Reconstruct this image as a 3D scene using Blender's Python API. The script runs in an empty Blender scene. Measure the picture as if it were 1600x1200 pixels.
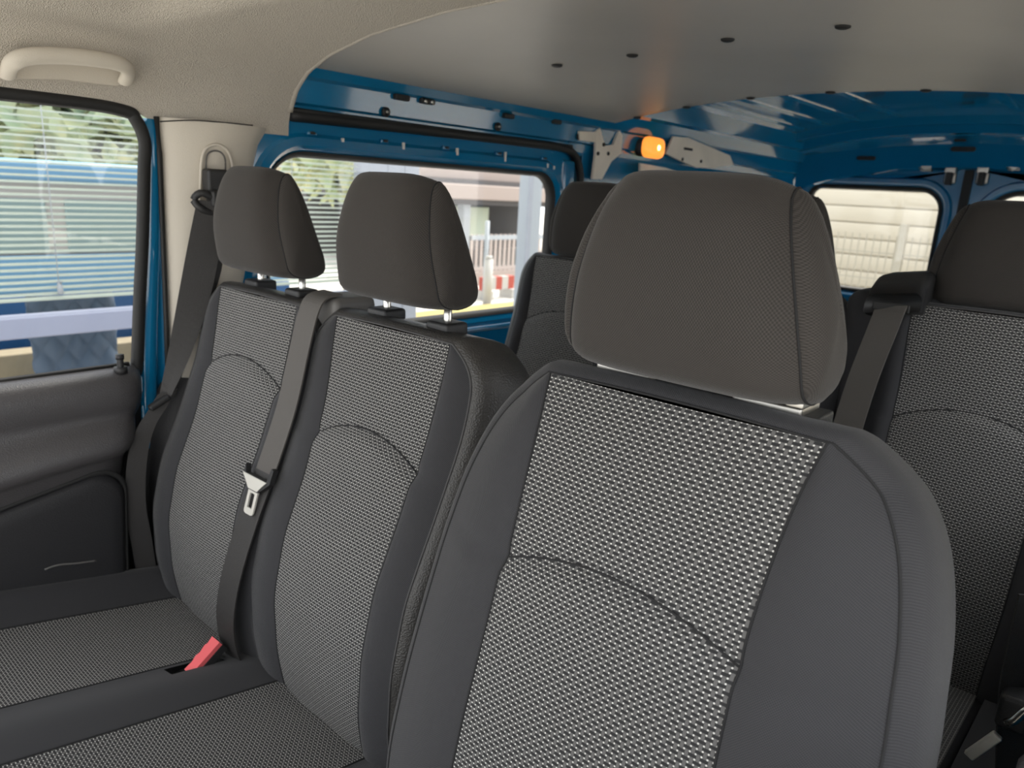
import bpy, bmesh, math, random
import numpy as np
from mathutils import Matrix, Vector

random.seed(7)
sc = bpy.context.scene
COL = sc.collection

# ------------------------------------------------------------------ camera
# Van frame: X across (0 = centre line, camera sits towards the driver's side), Y towards the rear doors, Z up from the cab floor.
CAM = np.array([0.74, 0.0, 1.25])
VY, VX = np.array([1050., -244.]), np.array([-1371., -382.])      # vanishing points, from the image centre
F = math.sqrt(-float(VY @ VX))
ey = np.array([VY[0], VY[1], F]); ey /= np.linalg.norm(ey)
ex = -np.array([VX[0], VX[1], F]); ex -= (ex @ ey) * ey; ex /= np.linalg.norm(ex)
ROT = np.array([ex, ey, np.cross(ex, ey)])
cd = bpy.data.cameras.new('camera'); cam = bpy.data.objects.new('camera', cd); COL.objects.link(cam)
cd.sensor_width = 36.0; cd.lens = F / 1600 * 36; cd.clip_start = 0.02; cd.clip_end = 200
m4 = Matrix.Identity(4)
for r in range(3):
    m4[r][0] = ROT[r, 0]; m4[r][1] = -ROT[r, 1]; m4[r][2] = -ROT[r, 2]; m4[r][3] = CAM[r]
cam.matrix_world = m4
cd.dof.use_dof = True; cd.dof.focus_distance = 0.82; cd.dof.aperture_fstop = 8.0
sc.camera = cam

# ------------------------------------------------------------------ light
w = bpy.data.worlds.new('overcast_sky'); sc.world = w; w.use_nodes = True
wn = w.node_tree; wn.nodes.clear()
wo = wn.nodes.new('ShaderNodeOutputWorld'); bg = wn.nodes.new('ShaderNodeBackground')
bg.inputs[0].default_value = (0.95, 0.975, 1.0, 1); bg.inputs[1].default_value = 1.0
wn.links.new(bg.outputs[0], wo.inputs[0])
sd = bpy.data.lights.new('sun', 'SUN'); sd.energy = 3.0; sd.angle = math.radians(20); sd.color = (1, .94, .84)
sun = bpy.data.objects.new('sun', sd); COL.objects.link(sun)
sun.rotation_euler = Vector((0.05, -.5, -.86)).to_track_quat('-Z', 'Y').to_euler()      # high, from behind the van
vs = sc.view_settings
vs.view_transform = 'Standard'; vs.look = 'None'; vs.gamma = 1; vs.use_curve_mapping = False
vs.exposure = 1.42

# ------------------------------------------------------------------ helpers
def ray(px, py): return ROT @ np.array([px - 800., py - 600., F])
def onX(p, X): r = ray(*p); return CAM + r * (X - CAM[0]) / r[0]
def onY(p, Y): r = ray(*p); return CAM + r * Y / r[1]
def onZ(p, Z): r = ray(*p); return CAM + r * (Z - CAM[2]) / r[2]

def tag(o, label=None, cat=None, group=None, kind=None):
    if label: o['label'] = label
    if cat: o['category'] = cat
    if group: o['group'] = group
    if kind: o['kind'] = kind
    return o

def empty(name, loc, label=None, cat=None, group=None, kind=None):
    o = bpy.data.objects.new(name, None); COL.objects.link(o); o.location = loc; o.empty_display_size = .1
    return tag(o, label, cat, group, kind)

def wloc(o):
    v = Vector((0, 0, 0))
    while o is not None: v += o.location; o = o.parent
    return v

def link(name, me, mat, parent=None):
    o = bpy.data.objects.new(name, me); COL.objects.link(o)
    if mat is not None and len(me.materials) == 0: me.materials.append(mat)
    if parent is not None: o.parent = parent
    return o

def mesh(name, V, Fc, mat, parent=None, uv=None, smooth=True, solid=0, sub=0, origin=None):
    """world-space vertices; one mesh object (origin at the parent's, or at the mesh's own centre)"""
    V = np.array(V, float)
    base = np.array(wloc(parent)) if parent is not None else np.zeros(3)
    org = base + 0
    if origin is None:
        org = (V.min(0) + V.max(0)) / 2
    me = bpy.data.meshes.new(name)
    me.from_pydata([tuple(v) for v in (V - org)], [], [tuple(int(i) for i in f) for f in Fc])
    if uv is not None:
        ul = me.uv_layers.new(name='UVMap')
        for lp in me.loops: ul.data[lp.index].uv = uv[lp.vertex_index]
    me.validate()
    if smooth:
        for p in me.polygons: p.use_smooth = True
    o = link(name, me, mat, parent); o.location = Vector(org - base)
    if solid:
        md = o.modifiers.new('solid', 'SOLIDIFY'); md.thickness = solid; md.offset = 0
    if sub:
        md = o.modifiers.new('sub', 'SUBSURF'); md.levels = sub; md.render_levels = sub
    return o

def bm_obj(name, bm, mat, parent=None, smooth=True):
    bmesh.ops.recalc_face_normals(bm, faces=bm.faces)
    V = [tuple(v.co) for v in bm.verts]; bm.verts.index_update()
    Fc = [[v.index for v in f.verts] for f in bm.faces]; bm.free()
    return mesh(name, V, Fc, mat, parent, smooth=smooth)

def box_bm(lo, hi, bev=0.0, seg=2):
    bm = bmesh.new(); bmesh.ops.create_cube(bm, size=1)
    lo, hi = Vector(lo), Vector(hi)
    for v in bm.verts: v.co = Vector(((v.co.x + .5) * (hi.x - lo.x) + lo.x, (v.co.y + .5) * (hi.y - lo.y) + lo.y, (v.co.z + .5) * (hi.z - lo.z) + lo.z))
    if bev: bmesh.ops.bevel(bm, geom=list(bm.edges), offset=bev, segments=seg, affect='EDGES', profile=.5)
    return bm

def box(name, lo, hi, mat, parent=None, bev=0.0, seg=2, rot=None):
    o = bm_obj(name, box_bm(lo, hi, bev, seg), mat, parent, smooth=bev > 0)
    if bev:
        md = o.modifiers.new('wn', 'WEIGHTED_NORMAL')
    if rot: o.rotation_euler = rot
    return o

def spline(P, n, closed=False):
    P = np.array(P, float); k = len(P); out = []
    segs = k if closed else k - 1
    for i in range(n):
        t = i / (n if closed else n - 1) * segs
        j = min(int(t), segs - 1); u = t - j
        g = lambda q: P[q % k] if closed else P[min(max(q, 0), k - 1)]
        a, b, c, d = g(j - 1), g(j), g(j + 1), g(j + 2)
        out.append(.5 * (2 * b + (c - a) * u + (2 * a - 5 * b + 4 * c - d) * u * u + (3 * b - a - 3 * c + d) * u ** 3))
    return np.array(out)

def tube(name, P, r, mat, parent=None, n=8, closed=False, flat=None, up=(0, 0, 1)):
    """round (or, with flat=(a,b), elliptic) tube along points P"""
    P = np.array(P, float); k = len(P); V = []; Fc = []
    for i in range(k):
        a = P[(i - 1) % k] if closed or i else P[i]; b = P[(i + 1) % k] if closed or i < k - 1 else P[i]
        t = b - a; t /= (np.linalg.norm(t) + 1e-12)
        u = np.array(up, float); u -= (u @ t) * t
        if np.linalg.norm(u) < 1e-3: u = np.array([1., 0, 0]); u -= (u @ t) * t
        u /= np.linalg.norm(u); s = np.cross(t, u)
        ra, rb = flat if flat else (r, r)
        for q in range(n):
            an = 2 * math.pi * q / n
            V.append(P[i] + u * math.cos(an) * ra + s * math.sin(an) * rb)
    for i in range(k if closed else k - 1):
        j = (i + 1) % k
        for q in range(n):
            q2 = (q + 1) % n
            Fc.append((i * n + q, i * n + q2, j * n + q2, j * n + q))
    if not closed:
        Fc.append(tuple(range(n))[::-1]); Fc.append(tuple((k - 1) * n + q for q in range(n)))
    return mesh(name, V, Fc, mat, parent)

def strap(name, P, W, mat, parent=None, th=.0014):
    """flat webbing: centre points P, half-width vectors W"""
    P = np.array(P, float); W = np.array(W, float); k = len(P); V = []; Fc = []
    uv = []; L = 0
    for i in range(k):
        t = P[min(i + 1, k - 1)] - P[max(i - 1, 0)]; nrm = np.cross(t, W[i]); nrm /= (np.linalg.norm(nrm) + 1e-12)
        if i: L += np.linalg.norm(P[i] - P[i - 1])
        for s, h in ((-1, 1), (0, 1), (1, 1), (1, -1), (0, -1), (-1, -1)):
            V.append(P[i] + W[i] * s + nrm * h * th); uv.append((s * .024, L))
    for i in range(k - 1):
        for q in range(6):
            Fc.append((i * 6 + q, i * 6 + (q + 1) % 6, i * 6 + 6 + (q + 1) % 6, i * 6 + 6 + q))
    Fc.append(tuple(range(6))); Fc.append(tuple((k - 1) * 6 + q for q in range(6))[::-1])
    o = mesh(name, V, Fc, mat, parent, uv=uv, smooth=False)
    return o

def grid_faces(nu, nv, off=0, closed_u=False):
    Fc = []
    for j in range(nv - 1):
        for i in range(nu if closed_u else nu - 1):
            i2 = (i + 1) % nu
            Fc.append((off + j * nu + i, off + j * nu + i2, off + (j + 1) * nu + i2, off + (j + 1) * nu + i))
    return Fc

def surf(name, fn, us, vv, mat, parent=None, thick=0, uvs=None):
    V = [fn(u, v) for v in vv for u in us]
    o = mesh(name, V, grid_faces(len(us), len(vv)), mat, parent, solid=thick)
    return o

def rrect(a0, a1, b0, b1, rs, n=8):
    """rounded rectangle loop in (a,b); rs = radii at (a0,b0),(a1,b0),(a1,b1),(a0,b1)"""
    out = []
    cs = ((a0, b0, 1, 1, math.pi), (a1, b0, -1, 1, 1.5 * math.pi), (a1, b1, -1, -1, 0), (a0, b1, 1, -1, .5 * math.pi))
    for (a, b, sa, sb, t0), r in zip(cs, rs):
        ca, cb = a + sa * r, b + sb * r
        for k in range(n + 1):
            t = t0 + .5 * math.pi * k / n
            out.append((ca + r * math.cos(t), cb + r * math.sin(t)))
    return out

def loops(name, Ls, mat, parent=None, smooth=True, cap=False, closed_last=False):
    """bridge a list of equal-length closed 3-D loops"""
    n = len(Ls[0]); V = [p for L in Ls for p in L]; Fc = []
    rng = range(len(Ls)) if closed_last else range(len(Ls) - 1)
    for j in rng:
        j2 = (j + 1) % len(Ls)
        for i in range(n):
            i2 = (i + 1) % n
            Fc.append((j * n + i, j * n + i2, j2 * n + i2, j2 * n + i))
    if cap: Fc.append(tuple((len(Ls) - 1) * n + i for i in range(n)))
    return mesh(name, V, Fc, mat, parent, smooth=smooth, uv=[(p[1], p[2]) for p in V])

def sharp(o, ang=35):
    """smooth shading with hard edges above an angle"""
    bm = bmesh.new(); bm.from_mesh(o.data)
    bmesh.ops.recalc_face_normals(bm, faces=bm.faces)
    for e in bm.edges:
        if len(e.link_faces) == 2 and e.calc_face_angle(0) > math.radians(ang): e.smooth = False
    bm.to_mesh(o.data); bm.free()
    return o

# ------------------------------------------------------------------ materials
MATS = {}
def mat(name, col, rough=.6, metal=0, coat=0, noise=0, nscale=8, bump=0, bscale=300, btype='vor', spec=.5, sheen=0, trans=0, emit=None, col2=None):
    m = bpy.data.materials.new(name); m.use_nodes = True; nt = m.node_tree; b = nt.nodes['Principled BSDF']
    b.inputs['Base Color'].default_value = (*col, 1); b.inputs['Roughness'].default_value = rough
    b.inputs['Metallic'].default_value = metal; b.inputs['Coat Weight'].default_value = coat
    b.inputs['Coat Roughness'].default_value = .06
    b.inputs['Specular IOR Level'].default_value = spec; b.inputs['Sheen Weight'].default_value = sheen
    b.inputs['Sheen Roughness'].default_value = .4
    tc = nt.nodes.new('ShaderNodeTexCoord')
    if noise or col2:
        nz = nt.nodes.new('ShaderNodeTexNoise'); nz.inputs['Scale'].default_value = nscale; nz.inputs['Detail'].default_value = 5
        nt.links.new(tc.outputs['Object'], nz.inputs['Vector'])
        rp = nt.nodes.new('ShaderNodeValToRGB'); rp.color_ramp.elements[0].position = .35; rp.color_ramp.elements[1].position = .68
        c2 = col2 if col2 else [min(1, c * (1 + noise)) for c in col]; c1 = col if col2 else [c * (1 - noise) for c in col]
        rp.color_ramp.elements[0].color = (*c1, 1); rp.color_ramp.elements[1].color = (*c2, 1)
        nt.links.new(nz.outputs['Fac'], rp.inputs[0]); nt.links.new(rp.outputs[0], b.inputs['Base Color'])
    if bump:
        if btype == 'vor':
            t = nt.nodes.new('ShaderNodeTexVoronoi'); o = t.outputs['Distance']
        else:
            t = nt.nodes.new('ShaderNodeTexNoise'); t.inputs['Detail'].default_value = 3; o = t.outputs['Fac']
        t.inputs['Scale'].default_value = bscale
        nt.links.new(tc.outputs['Object'], t.inputs['Vector'])
        bp = nt.nodes.new('ShaderNodeBump'); bp.inputs['Strength'].default_value = bump; bp.inputs['Distance'].default_value = .002
        nt.links.new(o, bp.inputs['Height']); nt.links.new(bp.outputs[0], b.inputs['Normal'])
    if emit:
        b.inputs['Emission Color'].default_value = (*emit[0], 1); b.inputs['Emission Strength'].default_value = emit[1]
    MATS[name] = m
    return m

def weave(name, col, lo=.55, hi=1.45, pitch=.0023, bump=.5, rough=.92, sheen=.15):
    """plain woven cloth: small staggered knots, lighter on top than between"""
    m = mat(name, col, rough, spec=.25, sheen=sheen); nt = m.node_tree; b = nt.nodes['Principled BSDF']
    N = nt.nodes; Lk = nt.links
    uv = N.new('ShaderNodeUVMap'); sx = N.new('ShaderNodeSeparateXYZ'); Lk.new(uv.outputs[0], sx.inputs[0])
    def M(op, a, c=None):
        n = N.new('ShaderNodeMath'); n.operation = op
        for i, v in enumerate((a, c)):
            if v is None: continue
            if isinstance(v, (int, float)): n.inputs[i].default_value = v
            else: Lk.new(v, n.inputs[i])
        return n.outputs[0]
    k = 2 * math.pi / pitch
    h = M('MULTIPLY', M('SINE', M('MULTIPLY', sx.outputs[0], k)), M('SINE', M('MULTIPLY', sx.outputs[1], k)))
    h = M('ADD', M('MULTIPLY', h, .5), .5)
    mx = N.new('ShaderNodeMix'); mx.data_type = 'RGBA'; Lk.new(h, mx.inputs[0])
    mx.inputs[6].default_value = (*[c * lo for c in col], 1); mx.inputs[7].default_value = (*[c * hi for c in col], 1)
    Lk.new(mx.outputs[2], b.inputs['Base Color'])
    bp = N.new('ShaderNodeBump'); bp.inputs['Strength'].default_value = bump; bp.inputs['Distance'].default_value = .0006
    Lk.new(h, bp.inputs['Height']); Lk.new(bp.outputs[0], b.inputs['Normal'])
    return m

def guv(V, nu, nv, closed=False):
    """arc-length UVs (metres) of a vertex grid given row by row"""
    A = np.array(V, float).reshape(nv, nu, 3)
    du = np.zeros((nv, nu)); du[:, 1:] = np.cumsum(np.linalg.norm(np.diff(A, axis=1), axis=2), axis=1)
    du -= du[:, nu // 2][:, None]
    dv = np.zeros((nv, nu)); dv[1:] = np.cumsum(np.linalg.norm(np.diff(A, axis=0), axis=2), axis=0)
    return np.stack([du, dv], 2).reshape(-1, 2)

def pattern(name, pu=.0100, pv=.0046, grey=(.108, .106, .104), dark=(.026, .026, .027), white=(.60, .59, .56)):
    """jacquard seat cloth: staggered dark bricks on grey with a white knot between neighbours (printed weave, in metres of UV)"""
    m = mat(name, grey, .9, spec=.2, sheen=.1); nt = m.node_tree; N = nt.nodes; Lk = nt.links; b = N['Principled BSDF']
    uv = N.new('ShaderNodeUVMap'); sx = N.new('ShaderNodeSeparateXYZ'); Lk.new(uv.outputs[0], sx.inputs[0])
    def M(op, a, c=None, d=None):
        n = N.new('ShaderNodeMath'); n.operation = op
        for i, v in enumerate((a, c, d)):
            if v is None: continue
            if isinstance(v, (int, float)): n.inputs[i].default_value = v
            else: Lk.new(v, n.inputs[i])
        return n.outputs[0]
    u = M('DIVIDE', sx.outputs[0], pu); v = M('DIVIDE', sx.outputs[1], pv)
    row = M('FLOOR', v); par = M('MODULO', row, 2.0)
    fu = M('FRACT', M('ADD', M('ADD', u, M('MULTIPLY', par, .5)), 200.0)); fv = M('FRACT', v)
    du = M('ABSOLUTE', M('SUBTRACT', fu, .5)); dv = M('ABSOLUTE', M('SUBTRACT', fv, .5))
    blk = M('MULTIPLY', M('LESS_THAN', du, .345), M('LESS_THAN', dv, .32))
    gu = M('MULTIPLY', M('ABSOLUTE', M('SUBTRACT', M('FRACT', M('MULTIPLY', fu, 2.0)), .5)), pu / 2); gv = M('MULTIPLY', M('SUBTRACT', .5, dv), pv)
    r2 = M('ADD', M('MULTIPLY', gu, gu), M('MULTIPLY', gv, gv))
    dot = M('LESS_THAN', r2, .00080 ** 2)
    mx = N.new('ShaderNodeMix'); mx.data_type = 'RGBA'; Lk.new(blk, mx.inputs[0]); mx.inputs[6].default_value = (*grey, 1); mx.inputs[7].default_value = (*dark, 1)
    m2 = N.new('ShaderNodeMix'); m2.data_type = 'RGBA'; Lk.new(dot, m2.inputs[0]); Lk.new(mx.outputs[2], m2.inputs[6]); m2.inputs[7].default_value = (*white, 1)
    Lk.new(m2.outputs[2], b.inputs['Base Color'])
    bp = N.new('ShaderNodeBump'); bp.inputs['Strength'].default_value = .4; bp.inputs['Distance'].default_value = .0006
    Lk.new(dot, bp.inputs['Height']); Lk.new(bp.outputs[0], b.inputs['Normal'])
    return m

def glassmat(name, tint=(1, 1, 1), refl=.04):
    m = bpy.data.materials.new(name); m.use_nodes = True; nt = m.node_tree; nt.nodes.clear()
    o = nt.nodes.new('ShaderNodeOutputMaterial'); t = nt.nodes.new('ShaderNodeBsdfTransparent'); g = nt.nodes.new('ShaderNodeBsdfGlossy')
    t.inputs[0].default_value = (*tint, 1); g.inputs['Roughness'].default_value = .0
    mx = nt.nodes.new('ShaderNodeMixShader'); lw = nt.nodes.new('ShaderNodeLayerWeight'); pw = nt.nodes.new('ShaderNodeMath'); pw.operation = 'POWER'; pw.inputs[1].default_value = 5
    ma = nt.nodes.new('ShaderNodeMath'); ma.operation = 'MULTIPLY_ADD'; ma.inputs[1].default_value = .6; ma.inputs[2].default_value = refl
    nt.links.new(lw.outputs['Facing'], pw.inputs[0]); nt.links.new(pw.outputs[0], ma.inputs[0]); nt.links.new(ma.outputs[0], mx.inputs[0]); nt.links.new(t.outputs[0], mx.inputs[1]); nt.links.new(g.outputs[0], mx.inputs[2])
    nt.links.new(mx.outputs[0], o.inputs[0]); return m

CLOTH = weave('charcoal_cloth', (.037, .037, .040), lo=.6, hi=1.4, pitch=.0023)
HEADCLOTH = weave('headrest_cloth', (.040, .036, .033), pitch=.0026)
PAT = pattern('dotted_seat_cloth')
PAT2 = PAT
VINYL = mat('black_vinyl', (.038, .036, .034), .42, bump=.35, bscale=420)
PLAST = mat('black_plastic', (.02, .02, .021), .5, bump=.15, bscale=500)
DOORP = mat('door_plastic', (.070, .067, .070), .38, bump=.25, bscale=420)
DOORF = mat('door_lower_plastic', (.016, .016, .018), .6, bump=.2, bscale=420)
GREYP = mat('grey_plastic', (.12, .115, .11), .5)
CREAM = mat('cream_trim', (.62, .57, .49), .6, bump=.1, bscale=500)
LINERF = mat('headliner_cloth', (.56, .515, .45), .95, bump=.9, bscale=520, spec=.1)
BOARD = mat('grey_roof_board', (.42, .395, .36), .40, noise=.05, nscale=3, bump=.08, bscale=60, btype='noise')
BLUE = mat('blue_paint', (.003, .155, .33), .13, coat=1.0)
BLUED = mat('blue_paint_satin', (.003, .15, .32), .35, coat=.25)
REFLECTION = mat('painted_reflection', (.85, .77, .66), .4, noise=.06)  # cream of bright reflections on the blue paint, put into the base colour
RUBBER = mat('black_rubber', (.012, .012, .012), .6)
CHROME = mat('steel', (.75, .73, .68), .25, metal=1)
BLADE = mat('tongue_steel', (.72, .70, .64), .35, metal=.35)
ZINC = mat('zinc_plate', (.5, .48, .44), .38, metal=1)
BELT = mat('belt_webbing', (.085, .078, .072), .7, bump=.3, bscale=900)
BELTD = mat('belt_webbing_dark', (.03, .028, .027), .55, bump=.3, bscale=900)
RED = mat('red_button', (.78, .13, .14), .4)
FLOORM = mat('rubber_floor', (.02, .02, .021), .8, bump=.4, bscale=200)
PIPE = mat('seam_thread', (.055, .054, .055), .8)
SEAMD = mat('seam_dark', (.012, .012, .013), .9)
GLASS = glassmat('clear_glass')

# ------------------------------------------------------------------ ceiling
ceiling = empty('ceiling', (0, 1.5, 1.5), kind='structure', label='cream cloth headliner, grey board and bare blue rear roof')

def smst(a, b, x):
    t = min(1, max(0, (x - a) / (b - a))); return t * t * (3 - 2 * t)

LX = np.array([0, .25, .45, .58, .66, .705, .728, .738, .740]); LZ = np.array([1.535, 1.528, 1.510, 1.485, 1.458, 1.425, 1.39, 1.36, 1.335])
def headz(x, y):
    z = float(np.interp(abs(x), LX[:-1], LZ[:-1]))
    # shallow visor recess towards the windscreen
    z += .022 * smst(.66, .60, y + .12 * abs(x + .3)) * smst(.66, .58, abs(x))
    return z
def front_edge(x):  # rear border of the headliner
    a = abs(x); return .922 + .012 * (a / .74) ** 2
us = list(np.linspace(-1, 1, 121)); vv = list(np.linspace(0, 1, 60))
def prof(u):       # arc-length like walk over the roof section
    t = abs(u); s = np.array([0, .28, .5, .64, .74, .82, .88, .94, 1.0])
    return math.copysign(float(np.interp(t, s, LX)), u), float(np.interp(t, s, LZ))
def hfn(u, v):
    x, z0 = prof(u); y = -.25 + v * (front_edge(x) + .25)
    rec = .03 * smst(.70, .645, y + .5 * max(0, abs(x) - .40)) * smst(.62, .55, abs(x))
    if y < .66: z0 = max(z0, 1.335 + .02 * smst(.655, .60, y))
    return (x, y, z0 + rec)
hl = surf('headliner', hfn, us, vv, LINERF, ceiling)
hl['label'] = 'cream cloth headliner'
rim = [];
for u in np.linspace(-1, 1, 81):
    x, z0 = prof(u)
    if abs(x) > .735: continue
    rim.append((x, front_edge(x), z0 + .004))
tube('headliner_rim', rim, .006, LINERF, ceiling, n=10)

def boardz(x): return 1.548 - .075 * (abs(x) / .73) ** 2.2
board = surf('roof_board', lambda u, v: (u * .735, (front_edge(u * .735) - .01) + v * (2.12 + .02 * (1 - abs(u)) - front_edge(u * .735)), boardz(u * .735)), list(np.linspace(-1, 1, 61)), list(np.linspace(0, 1, 30)), BOARD, ceiling, thick=.006)
board['label'] = 'grey roof board with dark clip holes'
def clip(p, r=.011):
    V = []; n = 12
    for k, (rr, dz) in enumerate(((1, 0), (.95, -.003), (.6, -.005))):
        for q in range(n): V.append((p[0] + rr * r * math.cos(q * 2 * math.pi / n), p[1] + rr * r * math.sin(q * 2 * math.pi / n), p[2] + dz))
    Fc = grid_faces(n, 3, 0, True) + [tuple(range(2 * n, 3 * n))]
    return mesh('clip', V, Fc, RUBBER, board)
for p in ((870, 105), (988, 85), (1137, 62), (1317, 42)):
    q = onZ(p, 1.53); z = boardz(q[0]) - .004; q = onZ(p, z); clip((q[0], q[1], boardz(q[0]) - .0032), .013)
for x in (-.62, -.45, -.25, -.03, .2, .42): clip((x, 2.108, boardz(x) - .0032), .013)

# bare blue roof skin behind the board, with pressed beads and cross bows
def skinz(x): return 1.628 - .09 * (abs(x) / .74) ** 2.4
sk = surf('roof_skin', lambda u, v: (u * .75, 2.0 + v * 1.9, skinz(u * .75)), list(np.linspace(-1, 1, 41)), list(np.linspace(0, 1, 12)), BLUE, ceiling, thick=.002)
for k, x in enumerate((-.60, -.50, -.38, -.22, .22, .38, .50, .60)):
    V = []; prf = ((-.022, 0), (-.014, -.012), (.014, -.012), (.022, 0))
    for y in np.linspace(2.2, 3.42, 12):
        e = min(1, (3.44 - y) / .05, (y - 2.18) / .05)
        for dx, dz in prf: V.append((x + dx, y, skinz(x + dx) + dz * e + .002))
    sharp(mesh('roof_bead', V, grid_faces(4, 12), BLUE, ceiling))
for k, (y0, dep, wd) in enumerate(((2.16, .05, .05), (3.50, .03, .045), (3.62, .055, .05))):
    V = []; prf = ((-wd, 0), (-wd * .7, -dep), (wd * .7, -dep), (wd, 0))
    for u in np.linspace(-1, 1, 33):
        x = u * .735
        for dy, dz in prf: V.append((x, y0 + dy, skinz(x) + dz))
    sharp(mesh('roof_bow', V, grid_faces(4, 33), BLUE, ceiling))
# cant rails along both sides, closing roof to wall
for s in (-1, 1):
    V = []; prf = ((.742, 1.375), (.738, 1.40), (.728, 1.405), (.722, 1.452), (.712, 1.458), (.690, 1.50), (.66, 1.505), (.645, 1.56), (.62, 1.60))
    for y in np.linspace(.90, 3.80, 30):
        for x, z in prf: V.append((s * x, y, z))
    sharp(mesh('cant_rail', V, grid_faces(len(prf), 30), BLUE, ceiling), 20)

# rear header over the doors
V = []; prof_h = lambda x: ((3.56, skinz(x) - .005), (3.66, skinz(x) - .05), (3.70, skinz(x) - .06), (3.742, 1.512 - .055 * (x / .7) ** 2 + .03), (3.752, 1.50 - .055 * (x / .7) ** 2), (3.768, 1.448 - .09 * (abs(x) / .65) ** 2.2), (3.79, 1.440 - .09 * (abs(x) / .65) ** 2.2), (3.83, 1.44 - .09 * (abs(x) / .65) ** 2.2))
for u in np.linspace(-1, 1, 41):
    x = u * .74
    for y, z in prof_h(x): V.append((x, y, z))
hd = sharp(mesh('rear_header', V, grid_faces(8, 41), BLUE, ceiling), 18); hd['label'] = 'blue pressed header above the rear doors'
def slot(p, Y, wd, ht, par, m=RUBBER):
    q = onY(p, Y); L = rrect(q[0] - wd, q[0] + wd, q[2] - ht, q[2] + ht, [ht * .98] * 4, 5)
    return mesh('slot', [(a, q[1] - .003, b) for a, b in L] + [(a, q[1] + .01, b) for a, b in L], [tuple(range(len(L)))] + grid_faces(len(L), 2, 0, True), m, par, smooth=False)
slot((1353, 247), 3.745, .04, .009, hd); slot((1505, 233), 3.742, .047, .010, hd); slot((1500, 219), 3.70, .022, .005, hd)

# ------------------------------------------------------------------ floor and right wall
fl = box('floor', (-.80, -.35, -.06), (.83, 3.85, 0), FLOORM); tag(fl, 'dark rubber van floor', kind='structure')
cf = box('floor', (-.735, 1.75, .0), (.79, 3.80, .012), mat('bounce_floor', (.50, .45, .36), .6, noise=.12, nscale=5)); tag(cf, 'unseen pale floor added behind the rear bench to bounce light', kind='structure')  # unseen pale floor, added to bounce light into the dark rear
wr = empty('wall_right', (.76, 1.7, 0), kind='structure', label="driver's side van wall with window openings")
box('lower_panel', (.73, -.30, 0), (.80, .64, .86), DOORP, wr, .01)
box('rear_lower_panel', (.785, .64, 0), (.83, 3.83, .90), BLUED, wr)
box('pillar', (.735, .64, .86), (.80, .90, 1.42), CREAM, wr, .01)
box('rear_pillar', (.785, 1.90, .90), (.83, 2.20, 1.42), BLUED, wr)
box('corner_panel', (.785, 3.2, .90), (.83, 3.83, 1.42), BLUED, wr)
box('top_rail', (.735, -.30, 1.34), (.80, 3.83, 1.44), CREAM, wr)
g = box('glass_pane', (.790, .90, .90), (.794, 1.90, 1.34), GLASS, wr); g2 = box('glass_pane', (.790, 2.20, .90), (.794, 3.2, 1.34), GLASS, wr)

# ------------------------------------------------------------------ left wall (sliding door side)
wl = empty('wall_left', (-.76, 1.9, 0), kind='structure', label='blue painted van side wall with sliding door')
XW = -.74
win = rrect(.888, 1.868, .895, 1.297, [.05, .06, .07, .09], 10)
def wl_loop(off, dx):  # grown outline of the window
    return [(XW + dx, y, z) for y, z in rrect(.888 - off, 1.868 + off, .895 - off, 1.297 + off, [.05 + off, .06 + off, .07 + off, .09 + off], 10)]
outer = rrect(.815, 1.955, .50, 1.366, [.02, .03, .12, .12], 10)
fr = loops('sliding_door_frame', [[(XW - .004, y, z) for y, z in outer], wl_loop(.048, -.004), wl_loop(.040, .004), wl_loop(.022, .006), wl_loop(.010, -.006), wl_loop(.002, -.016), wl_loop(0, -.034)], BLUE, wl); sharp(fr, 30)
fr['label'] = 'blue inner frame of the sliding door'
loops('window_seal', [wl_loop(.009, -.004), wl_loop(.001, -.009), wl_loop(-.004, -.02), wl_loop(-.004, -.034)], RUBBER, wl)
# notches and clips along the frame's top edge
for yy in np.linspace(.99, 1.80, 5):
    zz = 1.352; box('clip', (XW - .002, yy - .012, zz - .012), (XW + .008, yy + .012, zz - .002), BLUE, wl, .003)
    box('clip_hole', (XW + .004, yy - .006, zz - .009), (XW + .0095, yy + .006, zz - .004), RUBBER, wl)
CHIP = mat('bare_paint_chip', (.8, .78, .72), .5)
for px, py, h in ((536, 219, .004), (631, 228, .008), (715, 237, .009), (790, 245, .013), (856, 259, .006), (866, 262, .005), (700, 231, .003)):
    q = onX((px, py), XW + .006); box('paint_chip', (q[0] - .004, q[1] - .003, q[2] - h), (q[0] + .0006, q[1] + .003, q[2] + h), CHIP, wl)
# black seal round the door opening, with the running rail above
P = [(.938, 1.377), (1.3, 1.381), (1.70, 1.384), (1.88, 1.382), (1.945, 1.366), (1.98, 1.325), (1.992, 1.26), (1.995, 1.1), (1.995, .75), (1.995, .5)]
sp = spline([(XW + .004, y, z) for y, z in P], 60)
tube('door_seal', sp, .012, RUBBER, wl, n=8, flat=(.012, .012))
box('running_rail', (XW - .01, .938, 1.372), (XW + .012, 1.93, 1.394), RUBBER, wl, .004)
# panels around
box('lower_panel', (-.80, .66, 0), (XW - .002, 1.97, .88), BLUE, wl, .004)
box('upper_rail_panel', (-.80, .90, 1.366), (XW - .006, 3.82, 1.42), BLUE, wl)
rp = box('rear_side_panel', (-.80, 2.0, 0), (XW - .004, 3.82, 1.40), BLUE, wl)
for a, b in (((1.95, .5), (2.02, 1.41)), ((1.86, 1.315), (1.96, 1.41)), ((.80, 1.315), (.91, 1.41)), ((.78, .5), (.832, 1.41))): box('corner_fill', (-.80, a[0], a[1]), (XW - .012, b[0], b[1]), BLUE, wl)
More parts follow.
